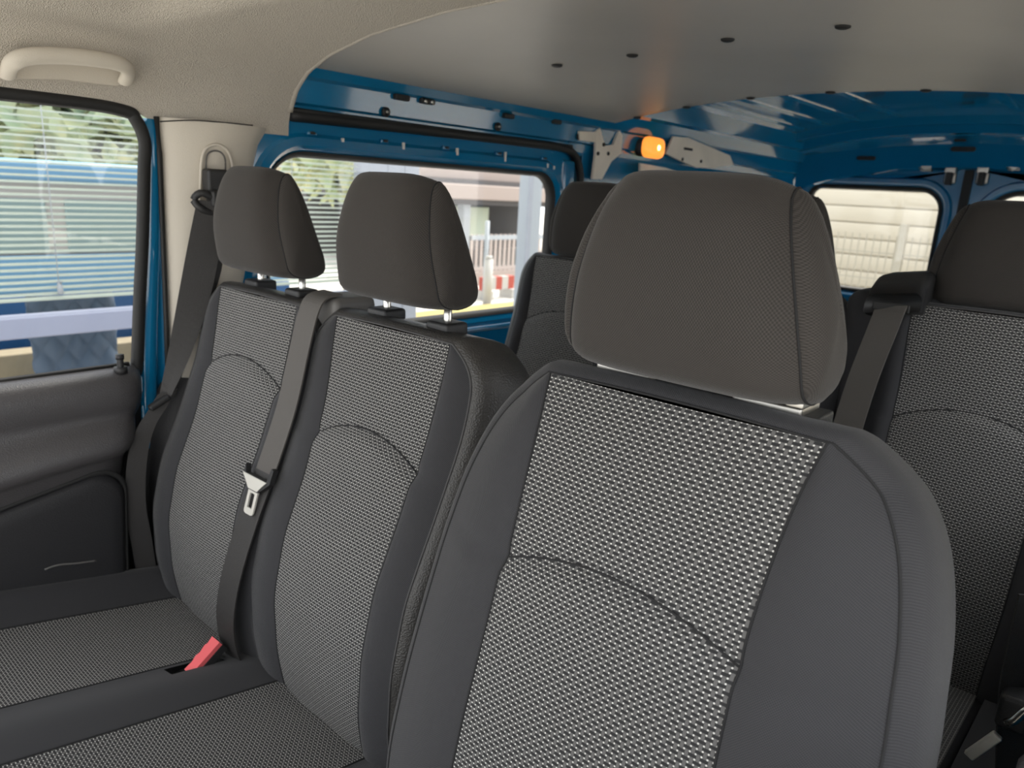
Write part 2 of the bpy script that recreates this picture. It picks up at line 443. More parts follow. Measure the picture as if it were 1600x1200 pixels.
# ledge under the window and pressed bead
box('window_ledge', (XW - .006, .80, .845), (XW + .022, 1.95, .862), BLUE, wl, .006)
box('door_post', (XW - .03, 1.90, .5), (XW + .004, 1.965, 1.35), BLUE, wl, .012)
# bolts, slots and screws on the rail panel
for px, py in ((603, 175), (778, 198), (905, 213)):
    q = onX((px, py), -.722)
    o = tube('bolt_hole', [(q[0] - .004, q[1], q[2]), (q[0] + .003, q[1], q[2])], .011, RUBBER, wl, n=14)
    tube('bolt', [(q[0], q[1] + .002, q[2]), (q[0] + .006, q[1] + .002, q[2])], .004, ZINC, o, n=8)
for px, py, hw in ((628, 152, .022), (668, 158, .022), (795, 181, .02), (870, 190, .018)):
    q = onX((px, py), -.716)
    o = box('retainer', (q[0] - .01, q[1] - hw, q[2] - .007), (q[0] + .006, q[1] + hw, q[2] + .006), RUBBER, wl, .003)
    if px == 668:
        for d in (-.011, .011): tube('screw', [(q[0] + .004, q[1] + d, q[2] - .002), (q[0] + .008, q[1] + d, q[2] - .002)], .005, CHROME, o, n=8)
# rear pillar plates coloured cream to paint in reflections on the blue metal
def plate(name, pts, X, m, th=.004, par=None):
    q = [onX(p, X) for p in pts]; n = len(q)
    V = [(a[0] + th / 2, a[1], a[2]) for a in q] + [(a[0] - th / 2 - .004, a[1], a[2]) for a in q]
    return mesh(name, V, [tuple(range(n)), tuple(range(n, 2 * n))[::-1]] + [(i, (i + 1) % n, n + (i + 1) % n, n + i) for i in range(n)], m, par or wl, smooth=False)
def holes(par, X, L, r=.006):
    for px, py in L:
        q = onX((px, py), X); tube('hole', [(q[0] - .002, q[1], q[2]), (q[0] + .0032, q[1], q[2])], r, RUBBER, par, n=10)
gp = plate('reflection_plate', [(937, 200), (945, 228), (958, 226), (967, 202), (972, 212), (970, 240), (955, 252), (940, 280), (925, 280), (930, 240), (931, 205)], -.718, REFLECTION)
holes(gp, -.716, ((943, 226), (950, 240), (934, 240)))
gp = plate('reflection_plate', [(1052, 213), (1075, 215), (1140, 243), (1146, 258), (1110, 262), (1088, 262), (1060, 250), (1040, 240)], -.70, REFLECTION)
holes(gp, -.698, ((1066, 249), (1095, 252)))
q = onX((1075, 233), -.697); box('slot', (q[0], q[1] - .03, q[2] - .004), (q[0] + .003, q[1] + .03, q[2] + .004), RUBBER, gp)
plate('reflection_plate', [(905, 205), (932, 206), (930, 222), (906, 219)], -.716, REFLECTION)
plate('reflection_plate', [(1000, 255), (1040, 262), (1070, 272), (1000, 274)], -.70, REFLECTION)

# window panes
def pane(name, yz, X, label):
    L = [(X, y, z) for y, z in yz]; n = len(L)
    V = L + [(X - .004, y, z) for _, y, z in L]
    o = mesh(name, V, [tuple(range(n)), tuple(range(n, 2 * n))[::-1]] + [(i, (i + 1) % n, n + (i + 1) % n, n + i) for i in range(n)], GLASS, smooth=False)
    return tag(o, label, kind='structure')
pane('window_1', win, XW - .026, 'clear pane of the sliding door')

# ------------------------------------------------------------------ rear doors
def rear_door(name, x0, x1, wx0, wx1, label, rad):
    d = empty(name, ((x0 + x1) / 2, 3.80, 0), kind='structure', label=label)
    def zt(x): return 1.445 - .09 * (abs(x) / .65) ** 2.2
    N = 10
    inner = rrect(wx0, wx1, .88, 1.345, rad, N)
    def L(off, y):
        return [(a, y, b) for a, b in rrect(wx0 - off, wx1 + off, .88 - off, 1.345 + off, [r + off for r in rad], N)]
    out = [(min(max(a, x0), x1), 3.80, min(b, zt(min(max(a, x0), x1)) - .004)) for a, b in rrect(x0, x1, 0.02, 1.46, [.01] * 4, N)]
    sharp(loops('door_skin', [out, L(.055, 3.80), L(.047, 3.784), L(.030, 3.784), L(.018, 3.80), L(.004, 3.812), L(0, 3.83)], BLUED, d), 28)
    xs_ = np.linspace(x0, x1, 24); V = [(x, 3.803 + dy, zz) for dy in (0, .004) for x in xs_ for zz in (1.20 if dy else 1.36, zt(x) + .012)]
    V = [(x, 3.803, zz) for x in xs_ for zz in (min(1.40, zt(x) - .01), zt(x) + .012)]
    mesh('top_flange', V, grid_faces(2, 24), BLUED, d, solid=.003)
    loops('window_seal', [L(.016, 3.797), L(.002, 3.80), L(-.004, 3.812), L(-.004, 3.83)], RUBBER, d)
    return d, inner
d1, in1 = rear_door('door_1', -.735, -.012, -.665, -.092, 'blue left rear door with big rounded window', [.08, .08, .09, .05])
d2, in2 = rear_door('door_2', .012, .735, .092, .665, 'blue right rear door behind the right headrest', [.08, .08, .05, .12])
for nm, L, lb in (('window_2', in1, 'pane of the left rear door'), ('window_3', in2, 'pane of the right rear door')):
    n = len(L); V = [(a, 3.822, b) for a, b in L] + [(a, 3.826, b) for a, b in L]
    tag(mesh(nm, V, [tuple(range(n)), tuple(range(n, 2 * n))[::-1]] + [(i, (i + 1) % n, n + (i + 1) % n, n + i) for i in range(n)], GLASS, smooth=False), lb, kind='structure')
ds = box('trim_1', (-.018, 3.788, 0), (.018, 3.80, 1.44), RUBBER, None, .004); tag(ds, 'black rubber seal between the rear doors', kind='structure')
def latch(p, d, big=True):
    q = onY(p, 3.77)
    t = box('latch', (q[0] - .022, 3.765, q[2] - .012), (q[0] + .022, 3.80, q[2] + .012), ZINC, d, .003)
    if big:
        box('catch', (q[0] - .012, 3.755, q[2] - .062), (q[0] + .012, 3.795, q[2] - .008), PLAST, t, .004)
        box('catch_plate', (q[0] - .024, 3.786, q[2] - .055), (q[0] + .024, 3.798, q[2] - .01), ZINC, t, .006)
    else:
        tube('rod', [(q[0] - .03, 3.77, q[2] + .004), (q[0] - .005, 3.762, q[2] - .012), (q[0] + .02, 3.768, q[2] - .002)], .004, ZINC, t)
latch((1485, 266), d1); latch((1447, 263), d1, False); latch((1536, 266), d2); latch((1585, 262), d2, False)

# ------------------------------------------------------------------ interior lamp
q = onX((1017, 231), -.70)
lamp = empty('interior_lamp', (q[0], q[1], q[2]), 'small lit amber interior lamp on the blue rear side wall', 'lamp')
AMBER = mat('amber_lens', (.9, .4, .08), .3, emit=((1, .30, .04), .45))
BULB = mat('lit_bulb', (1, .8, .4), .3, emit=((1, .60, .16), 4))
def lens_loop(sy, sz, dx): return [(q[0] + dx, q[1] + a, q[2] + b) for a, b in rrect(-sy, sy, -sz, sz, [sz * .8] * 4, 5)]
o = loops('lamp_base', [lens_loop(.056, .030, -.03), lens_loop(.058, .031, .0), lens_loop(.054, .028, .004)], PLAST, lamp)
loops('lens', [lens_loop(.060, .034, .0), lens_loop(.062, .0355, .010), lens_loop(.057, .032, .022), lens_loop(.04, .022, .029), lens_loop(.016, .010, .032)], AMBER, lamp, cap=True)
bm = bmesh.new(); bmesh.ops.create_uvsphere(bm, u_segments=12, v_segments=8, radius=.011)
for v in bm.verts: v.co = Vector((q[0] + .027 + v.co.x * .9, q[1] + v.co.y * .8, q[2] + v.co.z))
bm_obj('bulb', bm, BULB, lamp)

# ------------------------------------------------------------------ pillar trim
pt = empty('trim_2', (-.72, .76, .8), kind='structure', label='cream pillar trim beside the passenger seat')
V = []; secs = [(.83, .648, .735), (.95, .650, .80), (1.1, .652, .835), (1.25, .655, .845), (1.31, .656, .862), (1.345, .656, .885)]
for z, ya, yb in secs:
    for t in np.linspace(0, 1, 13):
        y = ya + (yb - ya) * t
        bulge = .028 * (math.sin(math.pi * min(1, max(0, t))) ** .45) + .012 * math.sin(math.pi * t)
        V.append((-.742 + bulge, y, z))
sharp(mesh('pillar_cover', V, grid_faces(13, len(secs)), CREAM, pt), 60)
tube('seam_line', spline([onX(p, -.703) for p in ((250, 190), (300, 188), (355, 192), (395, 196))], 12), .0012, SEAMD, pt)
# slider slot for the belt anchor
def frame3(pts, X, r, name, m, par): return tube(name, spline([onX(p, X) for p in pts], 40, False), r, m, par, n=6)
frame3([(312, 330), (313, 290), (315, 250), (322, 232), (338, 226), (352, 232), (360, 246), (364, 270), (366, 300)], -.7, .003, 'slider_rim', CREAM, pt)
frame3([(322, 275), (323, 245), (332, 236), (345, 238), (352, 250), (352, 275)], -.7, .0016, 'slider_groove', GREYP, pt)
dt = empty('trim_3', (-.72, .66, .4), kind='structure', label='dark lower pillar trim beside the bench')
V = []
for z, ya, yb in ((.30, .58, .80), (.5, .585, .79), (.66, .59, .78), (.78, .605, .77), (.83, .63, .755), (.845, .65, .74)):
    for t in np.linspace(0, 1, 9): V.append((-.745 + .05 * math.sin(math.pi * t) ** .5, ya + (yb - ya) * t, z))
mesh('lower_cover', V, grid_faces(9, 6), DOORF, dt)

# ------------------------------------------------------------------ passenger door
door = empty('door_3', (-.73, .2, 0), kind='structure', label='dark plastic passenger door trim with blue frame edge')
sec = [(-.755, .868), (-.735, .880), (-.715, .878), (-.698, .868), (-.688, .848), (-.688, .822), (-.692, .808), (-.696, .800), (-.692, .775), (-.682, .750), (-.664, .730), (-.655, .712), (-.658, .698), (-.672, .688), (-.684, .680), (-.690, .62), (-.694, .50), (-.696, .35), (-.70, .12), (-.755, .10)]
V = []; ys = list(np.linspace(-.30, .50, 18)) + [.52, .535, .548, .556, .560]
for y in ys:
    e = max(0, (y - .50) / .06)
    for x, z in sec:
        # armrest shelf rises and fades towards the hinge-less edge, edge rolls back to the shut face
        dz = .035 * smst(.1, .55, y) * smst(.80, .74, z) * smst(.60, .70, z)
        yend = float(np.interp(z, [.1, .5, .70, .80, .88], [.49, .505, .552, .588, .592]))
        V.append((x - (.055 * (1 - math.sqrt(max(0, 1 - e * e)))) * (1 if x > -.74 else 0), y + (yend - .56) * smst(.2, .56, y), z + dz))
card = mesh('door_card', V, grid_faces(len(sec), len(ys)), DOORP, door); card['label'] = 'dark grained plastic door card'
# pocket panel: rounded upper corner, set proud of a groove
def pk(off, dx):
    return [(-.690 + dx, y, z) for y, z in rrect(-.25 - off, .522 + off, .16 - off, .700 + off, [.02, .05, .06, .05], 8)]
def warp(L):
    return [(x, y - .00 - .06 * max(0, (.60 - z)) * (1 if y > .3 else 0), z - .0 + (-.20 * (.522 - y) if z > .55 else 0) * .9) for x, y, z in L]
loops('groove', [warp(pk(.007, .006)), warp(pk(.003, .010)), warp(pk(0, .004))], RUBBER, door)
pck = loops('pocket_panel', [warp(pk(0, .002)), warp(pk(-.002, .011)), warp(pk(-.010, .015)), warp(pk(-.03, .016))], DOORF, door, cap=True)
tube('sill_weatherstrip', [(-.738, -.28, .878), (-.738, .2, .879), (-.738, .57, .880)], .006, RUBBER, door, n=8)
kn = tube('lock_knob', [(-.712, .545, .874), (-.712, .545, .882), (-.712, .545, .8825), (-.712, .545, .897), (-.712, .545, .8975), (-.712, .545, .905)], .006, PLAST, door, n=12)
kn.location.z += 0; tube('knob_collar', [(-.712, .545, .872), (-.712, .545, .884)], .012, PLAST, kn, n=14)
tube('knob_head', [(-.712, .545, .899), (-.712, .545, .908)], .0075, PLAST, kn, n=12)
tube('pull_cable', spline([onX(p, -.672) for p in ((70, 890), (90, 883), (120, 880), (150, 876))], 12), .002, GREYP, door, n=6)
# window surround
V = []; 
EDGE = [(.572, .86), (.577, .88), (.590, 1.00), (.604, 1.12), (.616, 1.25), (.620, 1.30), (.614, 1.328), (.595, 1.341), (.5, 1.347), (.2, 1.345), (-.28, 1.335)]
sp = spline([(-.743, y + .011 * (1 if k < 6 else .3), z + (0 if k < 6 else .009)) for k, (y, z) in enumerate(EDGE)], 60)
tube('window_channel', sp, .011, RUBBER, door, n=8, flat=(.010, .0125), up=(1, 0, 0))
be = spline([(-.748, y, z) for y, z in ((.606, .70), (.608, .80), (.612, .88), (.622, 1.0), (.634, 1.12), (.644, 1.25), (.647, 1.34))], 24)
tube('blue_frame_edge', be, .016, BLUE, door, n=10, flat=(.010, .017), up=(1, 0, 0))
tube('shut_line_seal', [(-.733, .640, .80), (-.733, .645, .95), (-.733, .649, 1.1), (-.733, .653, 1.28), (-.735, .652, 1.345)], .005, RUBBER, door, n=8)
tube('frame_return', [(-.760, p[1] + .034, p[2]) for p in be], .03, BLUE, door, n=8, flat=(.005, .030), up=(1, 0, 0))
box('shut_face', (-.80, .40, .02), (-.758, .70, .862), RUBBER, door, .004)
yz = [(-.28, .875), (.584, .875), (.598, 1.0), (.612, 1.12), (.624, 1.25), (.628, 1.31), (.60, 1.345), (-.28, 1.338)]
pane('window_4', yz, -.744, 'clear passenger door pane beside the bench')

# grab handle on the headliner
gh = empty('grab_handle', (-.68, .5, 1.40), 'cream plastic grab handle above the passenger window', 'handle')
hp = spline([onX(p, X) for p, X in (((12, 118), -.705), ((20, 98), -.672), ((45, 88), -.662), ((95, 87), -.66), ((150, 92), -.66), ((185, 99), -.664), ((200, 110), -.675), ((196, 128), -.70))], 50)
tube('grip', hp, .012, CREAM, gh, n=12, flat=(.009, .013), up=(1, 0, 0))
V = []; L0 = [onX(p, -.712) for p in ((8, 104), (30, 88), (100, 90), (180, 98), (205, 108), (208, 130), (180, 134), (100, 124), (10, 122))]
n = len(L0); V = [tuple(a) for a in L0] + [(a[0] - .03, a[1], a[2]) for a in L0]
mesh('recess_plate', V, [tuple(range(n)), tuple(range(n, 2 * n))[::-1]] + [(i, (i + 1) % n, n + (i + 1) % n, n + i) for i in range(n)], CREAM, gh, smooth=False)

# ------------------------------------------------------------------ seats
def tabfn(tab):
    t = np.array(tab, float)[::-1]
    zz = np.linspace(t[0, 0], t[-1, 0], 200)
    cols = []
    for c in range(1, t.shape[1]):
        y = np.interp(zz, t[:, 0], t[:, c])
        k = np.ones(15) / 15; yp = np.pad(y, 7, mode='reflect', reflect_type='odd'); y = np.convolve(yp, k, 'valid'); cols.append(y)
    return lambda z: [float(np.interp(z, zz, c)) for c in cols]

def make_back(par, xc, tab, shoulder, ztop, zbot, crease, phi, thick, g_side, g_top, gmat, pmat, lumb=.014, bulge=.016, arch=.034, sidew=(1, 1), cmat=CLOTH, pr=.0016, drop=.018):
    """backrest: dotted centre panel, two bolsters, a gusset running round the rim, back cover and seam"""
    fn = tabfn(tab); nx, nz = 25, 96
    ts = np.linspace(0, 1, nz) ** 1.5; zs = ztop + (zbot - ztop) * ts
    zc0 = crease
    def front(s, z, plain=False):
        Y, h = fn(z); zc = zc0 + arch * (1 - s * s) - .01
        c = z - zc
        if plain: return (xc + s * h, Y - lumb * .4 * smst(.12, -.12, c), z)
        y = Y + .006 * math.exp(-(c / .009) ** 2) - lumb * (1 - smst(-.012, .012, c)) * math.exp(-max(0, -c) / .16) * (1 - .55 * abs(s) ** 3)
        y += .006 * (1 - s * s) * 0 - .004 * (1 - s * s)
        return (xc + s * h, y, z)
    V = []; uv = []; L = 0; lz = None
    for j, z in enumerate(zs):
        Y, h = fn(z)
        if lz is not None: L += math.hypot(z - lz[0], Y - lz[1])
        lz = (z, Y)
        for s in np.linspace(-1, 1, nx):
            p = front(s, z); V.append(p); uv.append((s * (h * .5 + .065), -L))
    ga = guv(V, nx, nz); uv = [(a[0], -b[1]) for a, b in zip(uv, ga)]
    cp = mesh('centre_panel', V, grid_faces(nx, nz), pmat, par, uv=uv); cp['label'] = 'grey dotted centre panel'
    back = np.array([0, math.cos(phi), -math.sin(phi)])
    sh = np.array(shoulder, float)
    dd = np.linspace(0, sh[-1, 0], 400); sv = np.interp(dd, sh[:, 0], sh[:, 1])
    for _ in range(3): sv = np.convolve(np.pad(sv, 8, mode='reflect', reflect_type='odd'), np.ones(17) / 17, 'valid')
    sv = np.maximum(sv, .003)
    def hs(z, k=1): return fn(z)[1] + float(np.interp(ztop - z, dd, sv)) * k
    # seam loop: bottom-left -> top-left -> top-right -> bottom-right
    seam = []
    for z in zs[::-1]:
        p = front(-1, z, True); seam.append((xc - hs(z, sidew[0]), p[1] + drop * min(1, (hs(z, sidew[0]) - fn(z)[1]) / .05), z))
    for s in np.linspace(-1, 1, nx)[1:-1]:
        p = front(s, ztop); seam.append((xc + s * hs(ztop), p[1], ztop + .004 * (1 - s * s)))
    for z in zs:
        p = front(1, z, True); seam.append((xc + hs(z, sidew[1]), p[1] + drop * min(1, (hs(z, sidew[1]) - fn(z)[1]) / .05), z))
    seam = np.array(seam)
    for sd_ in (-1, 1):
        V = []; nr = 9
        for j, z in enumerate(zs):
            a = np.array(front(sd_, z)); b = seam[nz - 1 - j] if sd_ < 0 else seam[len(seam) - nz + j]
            wd = abs(b[0] - a[0]); wf = min(1, wd / .05)
            for r in np.linspace(0, 1, nr):
                p = a + (b - a) * r; p[1] -= bulge * wf * math.sin(math.pi * r ** .8)
                V.append(p)
        mesh('bolster', V, grid_faces(nr, nz), cmat, par, uv=guv(V, nr, nz))
    # gusset
    T = np.gradient(seam, axis=0); nrm = np.stack([-T[:, 2], np.zeros(len(T)), T[:, 0]], 1)
    nrm /= (np.linalg.norm(nrm, axis=1)[:, None] + 1e-9)
    for _ in range(6): nrm[1:-1] = (nrm[:-2] + 2 * nrm[1:-1] + nrm[2:]) / 4
    nrm /= (np.linalg.norm(nrm, axis=1)[:, None] + 1e-9)
    g = g_side * np.abs(nrm[:, 0]) + g_top * (1 - np.abs(nrm[:, 0]))
    prof_ = [(0, 0), (.25, .02), (.6, .09), (.86, .22), (1, .42), (1.0, .62), (.88, .82), (.6, .95), (.3, 1.0)]
    V = [seam[i] + nrm[i] * g[i] * o_ + back * thick * b_ for (o_, b_) in prof_ for i in range(len(seam))]
    n = len(seam); gs = mesh('gusset', V, grid_faces(n, len(prof_)), gmat, par, uv=guv(V, n, len(prof_)))
    last = V[-n:]
    Vb = []; Fb = []
    for i in range(nz):
        l = last[i]; r = last[n - 1 - i]
        for t in np.linspace(0, 1, 6): Vb.append(l + (r - l) * t)
    Fb = grid_faces(6, nz); k0 = len(Vb); Vb += list(last[nz - 1:n - nz + 1]); Fb.append(tuple(range(k0, len(Vb))))
    mesh('back_cover', Vb, Fb, VINYL, par)
    tube('seam', seam + np.array([0, -.0004, 0]), pr, PIPE if pr > .0013 else SEAMD, par, n=6)
    cz = lambda s: zc0 + arch * (1 - s * s) - .01
    tube('lumbar_seam', [np.array(front(s, cz(s) + .001)) + np.array([0, -.0012, 0]) for s in np.linspace(-.99, .99, 25)], .0011, SEAMD, par, n=5)
    # fine seams where the panel meets the bolsters and across the lumbar crease
    for s in (-1, 1): tube('panel_seam', [np.array(front(s, z)) + np.array([0, -.0003, 0]) for z in zs], .0013, SEAMD, par, n=5)
    return seam, fn, last

def make_headrest(par, xc, prof_, wb, wt, zb, zt, m, plates=True, posts=None, side=.016, wrap=.026):
    """padded headrest: band wrapped over front, top and back, domed end panels, two steel posts"""
    n, ns = 44, 25
    pr = spline(list(prof_[9:]) + list(prof_[:9]), n, True); c = pr.mean(0)
    def w(z): return wb + (wt - wb) * min(1, max(0, (z - zb) / (zt - zb))) ** 1.4
    V = []; ss = np.linspace(-1, 1, ns)
    for s in ss:
        k = 1 - .10 * abs(s) ** 5
        for (y, z) in pr:
            yy, zz = c[0] + (y - c[0]) * k, c[1] + (z - c[1]) * (1 - .10 * abs(s) ** 5 if z > c[1] else 1 - .04 * abs(s) ** 6)
            yy += (.006 * s * s + wrap * abs(s) ** 7) * smst(pr[:, 0].max(), pr[:, 0].min(), y)
            V.append((xc + s * w(z), yy, zz))
    hr = mesh('headrest', V, grid_faces(n, ns, 0, True), m, par, uv=[(x, k % n * .0105) for k, (x, y, z) in enumerate(V)])
    for sd_ in (-1, 1):
        base = np.array(V[:n]) if sd_ < 0 else np.array(V[-n:])
        cc = base.mean(0); rings = []
        for t in (1, .97, .9, .78, .6, .35, .12):
            R_ = cc + (base - cc) * t; R_[:, 0] = base[:, 0] * t + cc[0] * (1 - t) + sd_ * side * math.sqrt(max(0, 1 - t ** 2.2)); rings.append(R_)
        e = loops('end_panel', rings, m, hr, cap=True)
        tube('seam', base + np.array([sd_ * .0006, 0, 0]), .0012, SEAMD, hr, n=5, closed=True)
    for (x, y, z0, z1) in posts:
        tube('post', [(x, y, z0), (x, y, z1)], .0062, CHROME, hr, n=12)
    return hr

# ---- front passenger bench
bench = empty('front_bench_seat', (-.30, .55, 0), 'two-seat front passenger bench with dotted cloth and belt between the seats', 'seat')
BT = [(1.040, .702, .130), (1.0, .694, .129), (.95, .683, .125), (.90, .671, .121), (.80, .635, .116), (.70, .590, .114), (.60, .567, .113), (.50, .566, .107), (.44, .575, .104), (.38, .59, .104)]
SHO = [(0, .004), (.010, .020), (.025, .034), (.05, .045), (.11, .050), (.25, .051), (.45, .054), (.7, .06)]
BPHI = math.radians(15)
seamL, fnL, lastL = make_back(bench, -.485, BT, SHO, 1.040, .39, .905, BPHI, .11, .022, .015, VINYL, PAT2, sidew=(1.35, 1.45), drop=.008, bulge=.010)
seamM, fnM, lastM = make_back(bench, -.112, BT, SHO, 1.040, .39, .865, BPHI, .125, .026, .017, VINYL, PAT2, sidew=(1.45, 1.12), drop=.008, bulge=.010)
HP = [(.700, 1.088), (.688, 1.120), (.682, 1.170), (.690, 1.222), (.704, 1.254), (.722, 1.264), (.742, 1.252), (.762, 1.215), (.785, 1.150), (.800, 1.104), (.792, 1.084), (.745, 1.078)]
HPF = [(y - .022, z) for y, z in HP]
for xc in (-.485, -.112):
    hr = make_headrest(bench, xc - .004, HPF, .111, .084, 1.09, 1.255, HEADCLOTH, side=.024, wrap=.018, posts=[(xc + d, .745, 1.02, 1.10) for d in (-.059, .079)])
    for d in (-.059, .079):
        x = xc + d; box('post_guide', (x - .023, .722, 1.036), (x + .023, .766, 1.060), PLAST, bench, .005)
# moulded belt guide between the two headrests
bgp = box('belt_guide', (-.345, .712, .985), (-.262, .80, 1.062), GREYP, bench, .014, 3)
# cushion
def cush_z(x, y):
    z = .432 + (.585 - y) * .20
    def bol(c, wd): return math.exp(-((x - c) / wd) ** 2)
    z += .040 * bol(-.675, .05) + .016 * bol(.06, .04) + .018 * bol(-.28, .07) + .004 * bol(-.1, .1) - .006
    z -= .05 * smst(.14, .03, y) ** 2
    return z
ycs = list(np.linspace(.60, .03, 46))
def strip(name, x0, x1, n, m, par, uvc=None, zf=cush_z, ys=ycs):
    V = []; uv = []
    for y in ys:
        for x in np.linspace(x0, x1, n): V.append((x, y, zf(x, y))); uv.append((x - (x0 + x1) / 2, y * 1.02))
    return mesh(name, V, grid_faces(n, len(ys)), m, par, uv=uv)
def cushion_panel(name, x0, x1, m=PAT2): o = strip(name, x0, x1, 26, m, bench); o['label'] = 'grey dotted cushion panel'; return o
strip('cushion_bolster', -.715, -.600, 14, CLOTH, bench)
cushion_panel('cushion_panel', -.600, -.365)
cushion_panel('cushion_panel', -.228, .005)
strip('cushion_bolster', .005, .085, 12, CLOTH, bench)
# dark strip between the panels, with the buckle slot cut out
V = []; xs = np.linspace(-.365, -.228, 15); hole = lambda x, y: abs(x + .338) < .016 and .435 < y < .535
idx = {}
ysb = np.linspace(.60, .03, 58)
for j, y in enumerate(ysb):
    for i, x in enumerate(xs): V.append((x, y, cush_z(x, y)))
Fc = [f for f in grid_faces(15, 58) if not hole(np.mean([V[k][0] for k in f]), np.mean([V[k][1] for k in f]))]
cs = mesh('cushion_bridge', V, Fc, CLOTH, bench)
box('buckle_well', (-.360, .43, .36), (-.316, .54, .445), RUBBER, bench, .004)
for x in (-.600, -.365, -.228, .005): tube('cushion_seam', [(x, y, cush_z(x, y) + .0003) for y in ycs], .0016, SEAMD, bench, n=5)
# cushion skirt and base
V = []; 
ring_ = [(-.715, .60), (-.715, .03), (.085, .03), (.085, .60)]
for x, y in ring_: V.append((x, y, cush_z(x, y)))
for x, y in ring_: V.append((x - .012 * np.sign(x + .3) * -1, y, .30))
box('cushion_body', (-.712, .035, .26), (.082, .60, .405), CLOTH, bench, .02)
for x0, x1 in ((-.725, -.713), (.083, .095)):
    P2 = [(x, y, z) for y in ycs for x, z in (((x0 + x1) / 2, cush_z(x1 if x1 < 0 else x0, y) - .004), ((x0 + x1) / 2 + (-.010 if x1 < 0 else .010), cush_z(x1 if x1 < 0 else x0, y) - .03), ((x0 + x1) / 2 - (.008 if x1 < 0 else -.008), .30))]
    mesh('cushion_side', P2, grid_faces(3, len(ycs)), CLOTH, bench, solid=.012)
box('seat_base', (-.68, .08, 0), (.05, .66, .27), PLAST, bench, .01)
box('back_frame', (-.62, .66, .27), (.0, .74, .50), PLAST, bench, .01)

# ---- driver's seat
drv = empty('driver_seat', (.421, .45, 0), "driver's seat with dotted centre panel, large headrest in the foreground", 'seat')
DT = [(1.068, .595, .142), (1.03, .574, .134), (.97, .549, .128), (.914, .530, .1255), (.858, .515, .1265), (.80, .498, .128), (.72, .475, .130), (.62, .452, .132), (.52, .44, .13), (.42, .445, .13)]
DSH = [(0, .004), (.006, .016), (.02, .038), (.045, .064), (.08, .084), (.13, .100), (.20, .108), (.4, .112), (.7, .11)]
DPHI = math.radians(19)
make_back(drv, .421, DT, DSH, 1.068, .44, .897, DPHI, .13, .026, .020, CLOTH, PAT, lumb=.016, bulge=.014, arch=.028, pr=.0012, drop=.028)
DP = [(.586, 1.096), (.572, 1.125), (.565, 1.178), (.572, 1.232), (.588, 1.262), (.608, 1.274), (.630, 1.264), (.650, 1.222), (.670, 1.155), (.684, 1.108), (.674, 1.090), (.630, 1.084)]
DP = [(y - .013, z) for y, z in DP]
hr = make_headrest(drv, .418, DP, .117, .083, 1.10, 1.265, HEADCLOTH, side=.026, wrap=.022, posts=[(.421 + d, .640, 1.05, 1.12) for d in (-.075, .075)])
for d in (-.075, .075):
    x = .421 + d
    pl = box('post_plate', (x - .030, .622, 1.074), (x + .034, .668, 1.084), ZINC, drv, .003)
    box('release_tab', (x + .020, .618, 1.083), (x + .036, .672, 1.090), ZINC, pl, .002)
    box('plate_recess', (x - .036, .628, 1.058), (x + .046, .672, 1.0760), PLAST, drv, .003)
V = []
def dz(x, y): return .46 + (.45 - y) * .2 + .02 * (abs(x - .421) / .24) ** 4
yd = list(np.linspace(.46, .0, 24))
strip('cushion_panel', .421 - .13, .421 + .13, 20, PAT, drv, zf=dz, ys=yd)
strip('cushion_bolster', .421 - .25, .421 - .13, 10, CLOTH, drv, zf=dz, ys=yd); strip('cushion_bolster', .421 + .13, .421 + .25, 10, CLOTH, drv, zf=dz, ys=yd)
box('cushion_body', (.172, .005, .28), (.670, .46, .45), CLOTH, drv, .02)
box('seat_base', (.22, .05, 0), (.62, .52, .29), PLAST, drv, .01)
box('recliner', (.18, .42, .30), (.66, .50, .52), PLAST, drv, .02)

# ---- rear bench (three places)
rear = empty('rear_bench_seat', (.1, 1.4, 0), 'three-seat rear bench with dotted cloth, behind the front seats', 'seat')
dyr = .76
def shift(tab, dy, dz_): return [(z + dz_, y + dy, h) for z, y, h in tab]
RT = shift(BT, dyr, .052)
RXC = (-.335, .105, .540)
for xc in RXC:
    make_back(rear, xc, RT, SHO, 1.092, .46, .945 if xc < .5 else .905, BPHI, .11, .030, .010, VINYL if xc < 0 else CLOTH, PAT2, lumb=.010)
RHP = [(y + dyr + .02, 1.092 + (z - 1.078) * 1.0) for y, z in HP]
for xc in RXC:
    make_headrest(rear, xc, RHP, .114, .086, 1.105, 1.27, HEADCLOTH, side=.024, wrap=.018, posts=[(xc + d, .752 + dyr + .02, 1.05, 1.115) for d in (-.069, .069)])
    for d in (-.069, .069): box('post_guide', (xc + d - .02, 1.50, 1.078), (xc + d + .02, 1.545, 1.094), PLAST, rear, .005)
box('back_bridge', (.285, 1.475, .50), (.455, 1.58, 1.105), CLOTH, rear, .03, 4)
def rz(x, y): return .478 + (1.345 - y) * .17 - .05 * smst(.98, .88, y) ** 2
yr = list(np.linspace(1.36, .88, 40))
for xc in RXC:
    o = strip('cushion_panel', xc - .105, xc + .105, 22, PAT2, rear, zf=rz, ys=yr); o['label'] = 'grey dotted rear cushion panel'
xb = [-.55, -.44, -.23, 0, .21, .447, .657, .70]
for a, b in ((-.55, -.44), (-.23, 0), (.21, .447), (.657, .70)): strip('cushion_bolster', a, b, 8, CLOTH, rear, zf=lambda x, y: rz(x, y) + .004, ys=yr)
box('cushion_body', (-.548, .885, .30), (.698, 1.36, .47), CLOTH, rear, .02)
for x0 in (-.5, .0, .55): box('leg', (x0, .98, 0), (x0 + .09, 1.36, .31), PLAST, rear, .008)
